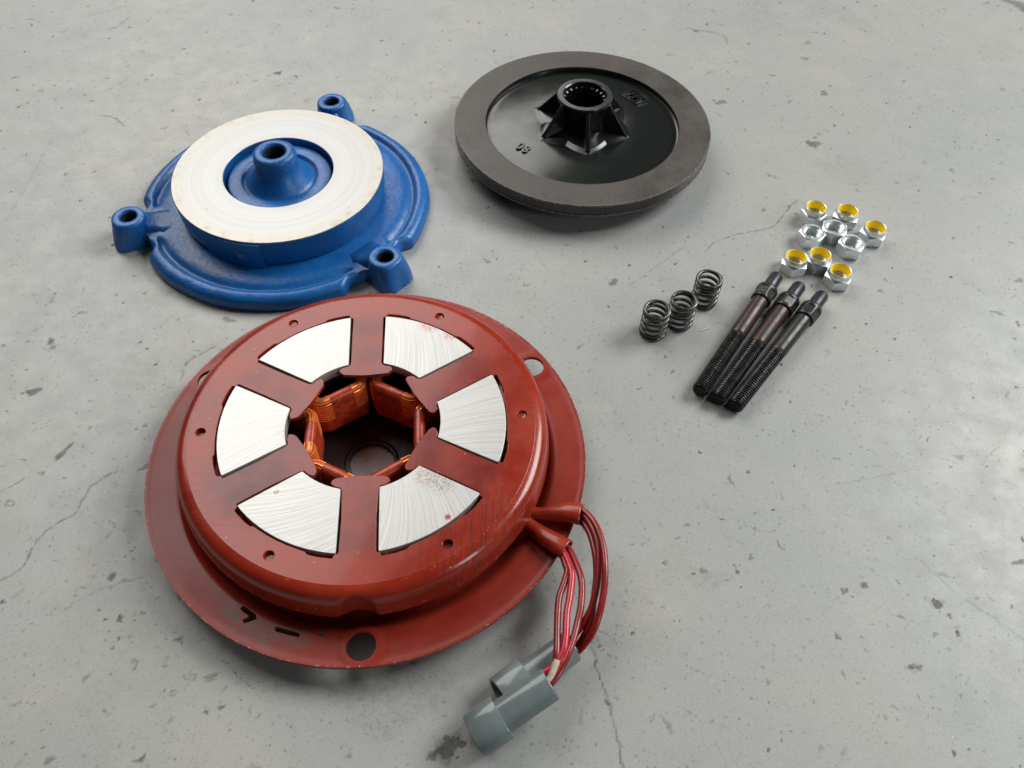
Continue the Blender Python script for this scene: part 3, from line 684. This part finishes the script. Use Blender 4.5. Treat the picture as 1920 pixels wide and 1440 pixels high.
# ================================================================ BLUE CAST END PLATE
def build_blue():
    T = thing("cast_end_plate", "blue painted cast plate with three bolt lugs carrying a bare machined ring", "brake plate", (-177.6, 492.5, 0))
    LA = (79.8, -159.9, -39.9)
    adif = lambda a, b: (a-b+180) % 360-180
    def rout(deg):
        r = 109.5; dmin = min(abs(adif(deg, l)) for l in LA)
        # the rim stops short of each lug, leaving a notch
        t = min(1, max(0, (18.5-dmin)/5)); t = t*t*(3-2*t); r -= 6.0*t
        t = min(1, max(0, (7.5-dmin)/3)); r += 5*t
        return r+.35*math.sin(math.radians(deg*5))+.2*math.sin(math.radians(deg*13))
    NS = 480; V = []; F = []
    prof = [(40, 12.5, 0), (60, 12.5, 0), (76, 12.5, 0), (80, 12.3, 0), (84, 11.9, 0), (88, 11.4, 0), (91.5, 10.7, 0), (94.2, 9.4, 0), (95.6, 8.2, 0), (97.0, 8.0, 0), (98.4, 9.2, 1), (99.8, 10.9, 1), (101.4, 11.6, 1), (103.0, 11.5, 1), (104.8, 11.0, 1), (106.4, 10.2, 1), (107.8, 8.9, 1), (108.8, 7.2, 1), (109.4, 5.0, 1), (109.5, 2.2, 1), (108.8, .2, 1), (100, .2, 1), (40, .2, 0)]
    n = len(prof)
    for j in range(NS):
        deg = 360*j/NS; ro = rout(deg); ph = math.radians(deg); dmin = min(abs(adif(deg, l)) for l in LA)
        kl = min(1, max(0, (14-dmin)/5)); kl = kl*kl*(3-2*kl)
        for i, (r, z, m) in enumerate(prof):
            rr = r if r < 95 else 95+(r-95)*(ro-95)/14.5
            if z > 3 and 93 < r < 108: z = z*(1-kl)+11.4*kl
            if z > 3 and r > 84: z += .12*noise.noise(Vector((rr*.12*math.cos(ph), rr*.12*math.sin(ph), 5)))*2
            V.append((rr*math.cos(ph), rr*math.sin(ph), z))
    for j in range(NS):
        k = (j+1) % NS
        for i in range(n): i2 = (i+1) % n; F.append((j*n+i, k*n+i, k*n+i2, j*n+i2))
    mk("cast_plate", V, F, BLUE, T, sharp=60)
    # lugs: lofted bosses, round on top and squared outwards at the foot
    for q, la in enumerate(LA):
        N = 48; V = []; F = []
        def ring(rad, z, sq, dx, w=1.):
            for k in range(N):
                t = 2*PI*k/N; c, s = math.cos(t), math.sin(t)
                r = rad
                if sq: r = rad*(1+sq*(abs(c*s)*2)**2*(1 if c > -.2 else .25))
                V.append((r*c+dx, r*s*w, z))
        lv = [(13.6, .1, .22, 2.0, 1.), (13.6, 3, .22, 1.9, 1.), (13.2, 8, .20, 1.4, 1.), (12.7, 14, .14, .7, 1.0), (12.1, 18.6, .06, .2, 1), (11.7, 20.4, .03, 0, 1), (10.7, 21.4, 0, 0, 1), (6.8, 21.6, 0, 0, 1), (6.2, 21.0, 0, 0, 1), (6.1, 14, 0, 0, 1), (6.1, .1, 0, 0, 1)]
        for rad, z, sq, dx, wv in lv: ring(rad, z, sq, dx, wv)
        L = len(lv)
        for i in range(L):
            i2 = (i+1) % L
            for k in range(N):
                k2 = (k+1) % N; F.append((i*N+k, i*N+k2, i2*N+k2, i2*N+k))
        x, y = pol(111.8, la); o = mk("bolt_lug", V, F, BLUE, T, sharp=55, loc=(x, y, 0)); o.rotation_euler.z = math.radians(la)
        # web joining the boss to the plate
        V = []; F = []
        st = [(80, 15, 10.9), (86, 15.4, 12.2), (91, 14.8, 12.9), (95, 13.4, 14.0), (98.5, 12.0, 15.6), (101.5, 10.8, 17.6), (105, 9, 18.6)]
        for r, hw, zt in st:
            for k in range(13):
                t = -1+k/6; zz = zt-(zt-3.5)*max(0, (abs(t)-.45)/.55)**1.7 if abs(t) > .45 else zt
                V.append((r-111.8, hw*1.25*t, zz))
        for i in range(len(st)-1):
            for k in range(12): F.append((i*13+k, i*13+k+1, (i+1)*13+k+1, (i+1)*13+k))
        o2 = mk("web", V, F, BLUEP, o, sharp=70)
        b = lathe("bore_shade_liner", [(6.05, .3), (6.05, 19.5), (5.9, 19.5), (5.9, .3)], HOLE, o, seg=32)  # thin dark sleeve added so the lug hole looks shaded
    # ring body, slightly eccentric skirt with a joint and a weld lump
    lathe("ring_body", [(77.0, 34.6), (76.9, 24), (76.2, 17), (74.8, 13.2), (72.5, 12.6), (72.5, 10), (42, 10), (42, 14), (40.3, 14), (40.1, 34.6)], BLUE, T, seg=192)
    lathe("ring_face", [(77.05, 34.8), (76.7, 35.2), (40.5, 35.2), (40.1, 34.9), (40.1, 34.65), (77.05, 34.65)], RINGF, T, seg=192)
    V = []; F = []
    # weld lump on the skirt
    for i in range(9):
        for k in range(9):
            u = i/4-1; v = k/4-1; h = max(0, 1-(u*u+v*v))**.6; hn = h*(4.2+2.2*noise.noise(Vector((u*3, v*3, 1))))
            p = pol(75.6+hn, -99.5+u*5.6); V.append((p[0], p[1], 21.5+v*6.4))
    for i in range(8):
        for k in range(8): F.append((i*9+k, i*9+k+1, (i+1)*9+k+1, (i+1)*9+k))
    mk("weld_lump", V, F, BLUEP, T, sharp=80)
    # overlapping band end beside it
    V = []; F = []
    for i in range(15):
        d = -89-i*2.4; b = 78.3-1.35*(i/14)**1.5
        for z in (13.4, 33.6): V.append((*pol(b, d), z))
        for z in (33.6, 13.4): V.append((*pol(b-1.6, d), z))
    for i in range(14):
        for k in range(4): k2 = (k+1) % 4; F.append((i*4+k, i*4+k2, (i+1)*4+k2, (i+1)*4+k))
    F.append((0, 1, 2, 3)); F.append((56, 59, 58, 57))
    mk("band_end", V, F, BLUEP, T, sharp=30)
    lathe("hub", [(38.4, 12), (38.4, 29.0), (37.8, 30.0), (36.8, 30.4), (28.6, 30.6), (27.8, 30.2), (27.2, 29.0), (26.4, 28.0), (25.0, 28.4), (23.4, 30.4), (21.4, 33.2), (19.2, 36.4), (17.2, 39.4), (16.2, 41.6), (15.9, 44), (15.5, 50.2), (14.9, 51.8), (13.6, 52.9), (12.0, 53.3), (9.6, 53.3), (8.7, 52.8), (8.3, 51.6), (8.2, 10), (30, 10)], BLUE, T, seg=128, sharp=60)
    lathe("bore_shade_liner", [(8.12, 12), (8.12, 50.5), (7.9, 50.5), (7.9, 12)], HOLE, T, seg=48)  # dark sleeve added in the hub hole, shade as colour
build_blue()

# ================================================================ BLACK DISC WITH SPLINED HUB
def build_disc():
    T = thing("friction_disc", "black round friction disc with a ribbed splined hub standing up in its centre", "brake disc", (50.9, 579.5, 0))
    lathe("friction_ring", [(103.6, 25.0), (103.9, 24.7), (103.9, 23.7), (79.2, 22.7), (78.7, 24.8), (79.0, 25.0)], LIN, T, seg=256, sharp=30)
    lathe("friction_ring", [(103.2, 14.4), (103.8, 14.8), (103.8, 16.1), (79, 16.2), (79, 14.4)], LIN, T, seg=256, sharp=30)
    RA = [-85+60*k for k in range(6)]
    dish = [(103.5, 23.6), (103.6, 20), (103.4, 16.3), (22, 13.5), (20, 0.1), (17.0, 0.1), (17.0, 22), (30, 23.6), (50, 23.2), (64, 22.0), (72, 20.9), (77.2, 20.2), (78.6, 20.6), (79.1, 22), (79.2, 22.65), (90, 22.65)]
    lathe("carrier_plate", dish, BLACK, T, seg=256, sharp=40)
    def star(i, ph, r, z):
        d = min(abs((math.degrees(ph)-a+180) % 360-180) for a in RA)/30.
        base = 36.5-8.2*(d**.75)
        return r*base/36.5, z
    lathe("star_base", [(43.5, 23.45), (41.4, 23.9), (39.4, 24.9), (37.4, 25.4), (28, 26.2), (22.6, 27.6), (17.5, 27.6), (17.5, 23.2)], BLACK, T, seg=240, mod=star, sharp=60)
    NT_ = 22
    def spl(i, ph, r, z):
        if r < 16.6 and z > .5: 
            s = math.cos(NT_*ph); s = max(-1, min(1, s*2.2)); return r-.75*s-.2, z
        return r, z
    lathe("hub", [(20.6, 23.5), (20.2, 40), (21.0, 45.5), (22.2, 48.2), (22.2, 49.2), (21.6, 50), (17.6, 50), (16.9, 49.4), (16.8, 46.2), (16.2, 45.4), (16.2, 8), (17.4, 8), (17.6, 23.5)], BLACK, T, seg=352, mod=spl, sharp=40)
    lathe("bore_shade_liner", [(17.3, 1), (17.3, 9), (14.6, 9), (14.6, 1)], HOLE, T, seg=48)  # dark ring added low in the hub, shade of the hole as colour
    for a in RA:
        V = []; F = []
        sec = [(19.6, 23.8), (39.2, 23.8), (39.7, 24.7), (38.8, 25.8), (22.8, 46.0), (21.9, 47.6), (19.6, 47.6)]
        hw = [2.5, 2.5, 2.1, 1.9, 1.6, 1.6, 1.6]
        o = mk("rib", [(x, h, z) for (x, z), h in zip(sec, hw)]+[(x, -h, z) for (x, z), h in zip(sec, hw)],
               [tuple(range(7)), tuple(range(13, 6, -1))]+[(i, i+7, (i+1) % 7+7, (i+1) % 7) for i in range(7)], BLACK, T, sharp=80)
        b = o.modifiers.new("b", 'BEVEL'); b.width = .95*S; b.segments = 3; b.limit_method = 'ANGLE'
        o.rotation_euler.z = math.radians(a)
    # raised cast lettering
    def text(body, size, x, y, z, deg, name, sx=1., parent=T):
        cu = bpy.data.curves.new("t", 'FONT'); cu.body = body; cu.size = size*S; cu.extrude = .6*S; cu.bevel_depth = .18*S; cu.bevel_resolution = 1
        cu.offset = .12*S; cu.space_character = 1.12; cu.align_x = 'CENTER'; cu.align_y = 'CENTER'
        tmp = bpy.data.objects.new("tmp", cu); COL.objects.link(tmp); bpy.context.view_layer.update()
        me = bpy.data.meshes.new_from_object(tmp.evaluated_get(bpy.context.evaluated_depsgraph_get()))
        bpy.data.objects.remove(tmp)
        o = fin(name, me, BLACK, parent, 40, (x, y, z), (0, 0, math.radians(deg))); o.scale.x = sx; return o
    # "80", its top pointing away from the hub
    text("80", 12.5, -47.2, -33.6, 22.7, 142.0, "cast_lettering", .88)
    lx, ly, ld = 45.5, 39.0, -49
    text("FM", 9.6, lx, ly, 22.95, ld, "cast_lettering", 1.0)
    o = flat("emblem_frame", [[(-10, -7), (10, -7), (10, 7), (-10, 7)], [(-9.1, -6.1), (9.1, -6.1), (9.1, 6.1), (-9.1, 6.1)]], 22.6, 23.75, BLACK, T, bevel=.15)
    o.location = (lx*S, ly*S, 0); o.rotation_euler.z = math.radians(ld)
build_disc()

# ================================================================ NUTS
def hexr(ph, ap): 
    a = (ph+PI/6) % (PI/3)-PI/6; return ap/math.cos(a)
def nut_mesh(parent, name, H, ap, rc, tail, mat, N=96):
    prof = ['b0', 'b1', 's', 'c']; V = []; F = []
    for j in range(N):
        ph = 2*PI*j/N; h = hexr(ph, ap); k = math.tan(math.radians(32))
        zc = H-max(0, (h-rc))*k; zb = max(0, (h-rc))*k*.6
        col = [(5.6, 0.0), (rc-.2, 0.0), (h, zb+.05), (h, zc), (rc-.02, H)]+tail
        for r, z in col: V.append((r*math.cos(ph), r*math.sin(ph), z))
    n = 5+len(tail)
    for j in range(N):
        k = (j+1) % N
        for i in range(n): i2 = (i+1) % n; F.append((j*n+i, k*n+i, k*n+i2, j*n+i2))
    return mk(name, V, F, mat, parent, sharp=22)
def thread_in(z0, z1, p=1.6, r0=5.35, r1=6.0):
    out = []; z = z1; 
    while z > z0+p: out += [(r1, z-p*.12), (r0, z-p*.42), (r0, z-p*.58), (r1, z-p*.88)]; z -= p
    return out
lock = thing("lock_nut", "zinc lock nut with yellow insert, rear left one of the six beside the plain nuts", "nut", (0, 0, 0), 0, "lock nuts with yellow inserts")
nut_mesh(lock, "nut_body", 8.4, 8.9, 8.7, [(8.15, 8.9), (8.1, 11.2), (7.85, 12.2), (7.5, 12.55), (7.25, 12.35), (7.25, 6.6), (6.0, 6.5)]+thread_in(.4, 6.5), ZINC)
lathe("nylon_insert", [(7.3, 12.3), (7.0, 12.42), (6.6, 11.9), (6.2, 10.6), (5.7, 8.6), (5.5, 6.8), (7.3, 6.8)], YELLOW, lock, seg=64, sharp=50)
plain = thing("hex_nut", "plain zinc hex nut, left one of the three without insert", "nut", (0, 0, 0), 0, "plain hex nuts")
nut_mesh(plain, "nut_body", 9.6, 8.9, 8.5, [(6.9, 9.6), (6.05, 8.9)]+thread_in(.4, 8.9), ZINC)
LK = [(229.3, 497.3, 14, "zinc lock nut with yellow insert, farthest left in the back row of nuts"),
      (252.9, 494.6, 38, "zinc lock nut with yellow insert just behind the middle plain hex nut"),
      (269.8, 476.4, 27, "zinc lock nut with yellow insert standing apart at the right of the nut group"),
      (203.8, 442.2, 43, "zinc lock nut with yellow insert at the front left corner of the nut group"),
      (222.0, 445.6, 36, "zinc lock nut with yellow insert, middle one of the front row"),
      (233.2, 429.3, 32, "zinc lock nut with yellow insert nearest to the black studs, frontmost nut of all")]
for i, (x, y, a, lab) in enumerate(LK):
    if i == 0: lock.location = (x*S, y*S, 0); lock.rotation_euler.z = math.radians(a); lock['label'] = lab
    else: dup(lock, (x, y, 0), (0, 0, math.radians(a)), lab)
PL = [(222.4, 472.2, 20, "plain zinc hex nut without insert, leftmost of the three plain ones"),
      (240.4, 478.2, 42, "plain zinc hex nut without insert in the centre of the nut group"),
      (249.8, 462.2, 25, "plain zinc hex nut without insert, nearest to the camera of the three plain ones")]
for i, (x, y, a, lab) in enumerate(PL):
    if i == 0: plain.location = (x*S, y*S, 0); plain.rotation_euler.z = math.radians(a); plain['label'] = lab
    else: dup(plain, (x, y, 0), (0, 0, math.radians(a)), lab)

# ================================================================ SPRINGS
def spring(x, y, rz, label, mesh=None):
    if mesh is None:
        P = []; turns = 5.6; N = 280; Hh = 23.6; wr = 1.28; R = 8.15
        for i in range(N+1):
            t = i/N*turns
            if t < .9: z = wr+.25*t
            elif t > turns-.9: z = Hh-wr-.25*(turns-t)
            else: z = wr+.22+(Hh-2*wr-.44)*(t-.9)/(turns-1.8)
            P.append((R*math.cos(2*PI*t), R*math.sin(2*PI*t), z))
        o = tube("coil_spring", P, [(wr*(.7+.3*min(1, min(i, N-i)/6)),)*2 for i in range(N+1)], SPRING, seg=12)
        mesh = o.data
    else:
        o = bpy.data.objects.new("coil_spring", mesh); COL.objects.link(o)
    o.location = (x*S, y*S, 0); o.rotation_euler = (0, 0, math.radians(rz))
    o['label'] = label; o['category'] = 'spring'; o['group'] = 'small steel coil springs standing upright'
    return mesh
me = spring(95.6, 376.3, 100, "dark steel coil spring standing nearest to the red electromagnet, frontmost of three")
spring(114.6, 385.6, -60, "dark steel coil spring standing between the two other springs", me)
spring(134.2, 406.6, 200, "dark steel coil spring farthest back of the three, beside the black studs", me)

# ================================================================ STUDS
def stud(label):
    T = thing("threaded_stud", label, "stud bolt", (0, 0, 0), 0, "dark threaded studs lying side by side")
    p = 1.8; z0, z1 = 0, 56.5; step = p/6; N = 40; V = []; F = []; nz = int((z1-z0)/step)
    for i in range(nz+1):
        z = z0+i*step
        for k in range(N):
            u = (z/p-k/N) % 1; tri = abs(2*u-1); tri = min(1, max(0, (tri-.12)/.72))
            r = 5.55-.72*tri
            e = min(1, z/1.6); r = min(r, 4.3+1.25*e); r = min(r, 4.9+.65*min(1, (z1-z)/1.2+.4))
            V.append((r*math.cos(2*PI*k/N), r*math.sin(2*PI*k/N), z))
    for i in range(nz):
        for k in range(N):
            k2 = (k+1) % N; F.append((i*N+k, i*N+k2, (i+1)*N+k2, (i+1)*N+k))
    F.append(tuple(range(N))[::-1]); F.append(tuple(nz*N+k for k in range(N)))
    mk("threaded_end", V, F, OXTHR, T, sharp=50)
    lathe("shank", [(5.25, 56.4), (5.6, 57.4), (5.75, 58.5), (5.75, 95.4), (.05, 95.4), (.05, 56.4)], OXBROWN, T, seg=48, sharp=40)
    def hx(i, ph, r, z):
        if r > 6.5 and 97.0 < z < 104.4: return min(r, hexr(ph, 6.75)), z
        return r, z
    lathe("hex_collar", [(5.8, 95.0), (6.9, 95.2), (7.2, 96.2), (7.35, 97.2), (7.6, 98.4), (7.6, 103.2), (7.4, 104.3), (7.5, 105), (7.5, 107.6), (7.0, 108.6), (5.0, 108.9), (.05, 108.9), (.05, 95.0)], OXIDE, T, seg=72, mod=hx, sharp=28)
    lathe("plain_tip", [(4.6, 108.7), (4.95, 110), (5.0, 111), (5.0, 122.6), (4.4, 124.2), (3.6, 124.5), (.05, 124.5), (.05, 108.7)], BLUED, T, seg=48, sharp=30)
    return T
s0 = stud("dark threaded stud with brown shank, left one of the three, beside the springs")
ST = [(120.6, 321.6, 57.2, 10, None), (130.9, 315.4, 54.8, 40, "dark threaded stud with brown shank lying in the middle of the three"), (141.3, 310.0, 52.4, 25, "dark stud with near black shank, right one of three, farthest from the springs")]
for i, (x, y, a, spin, lab) in enumerate(ST):
    # axis lies nearly flat: thread end and collar touch the floor
    dz = math.atan2(7.5-5.6, 107.0)
    d = Vector((math.cos(math.radians(a))*math.cos(dz), math.sin(math.radians(a))*math.cos(dz), math.sin(dz)))
    rot = (d.to_track_quat('Z', 'Y').to_matrix() @ Matrix.Rotation(math.radians(spin), 3, 'Z')).to_euler()
    if lab is None: s0.location = (x*S, y*S, 5.6*S); s0.rotation_euler = rot
    else:
        o = dup(s0, (x, y, 5.6), rot, lab)
        if i == 2:
            for c in o.children:
                if c.name.startswith("shank"):
                    c.data = c.data.copy(); c.data.materials[0] = OXIDE; c['label'] = 'near black shank'
# small pale splinter on the floor beside the springs
o = flat("paint_chip", [rounded([(-4, -.5), (0, -.2), (4.2, .4), (3.8, .9), (-.4, .5), (-3.6, .1)], .3)], .05, .55, CREAM, None, bevel=.08)
o.location = (132*S, 379.5*S, 0); o.rotation_euler.z = .35
o['label'] = 'tiny pale splinter lying on the floor between the springs and the studs'; o['category'] = 'splinter'
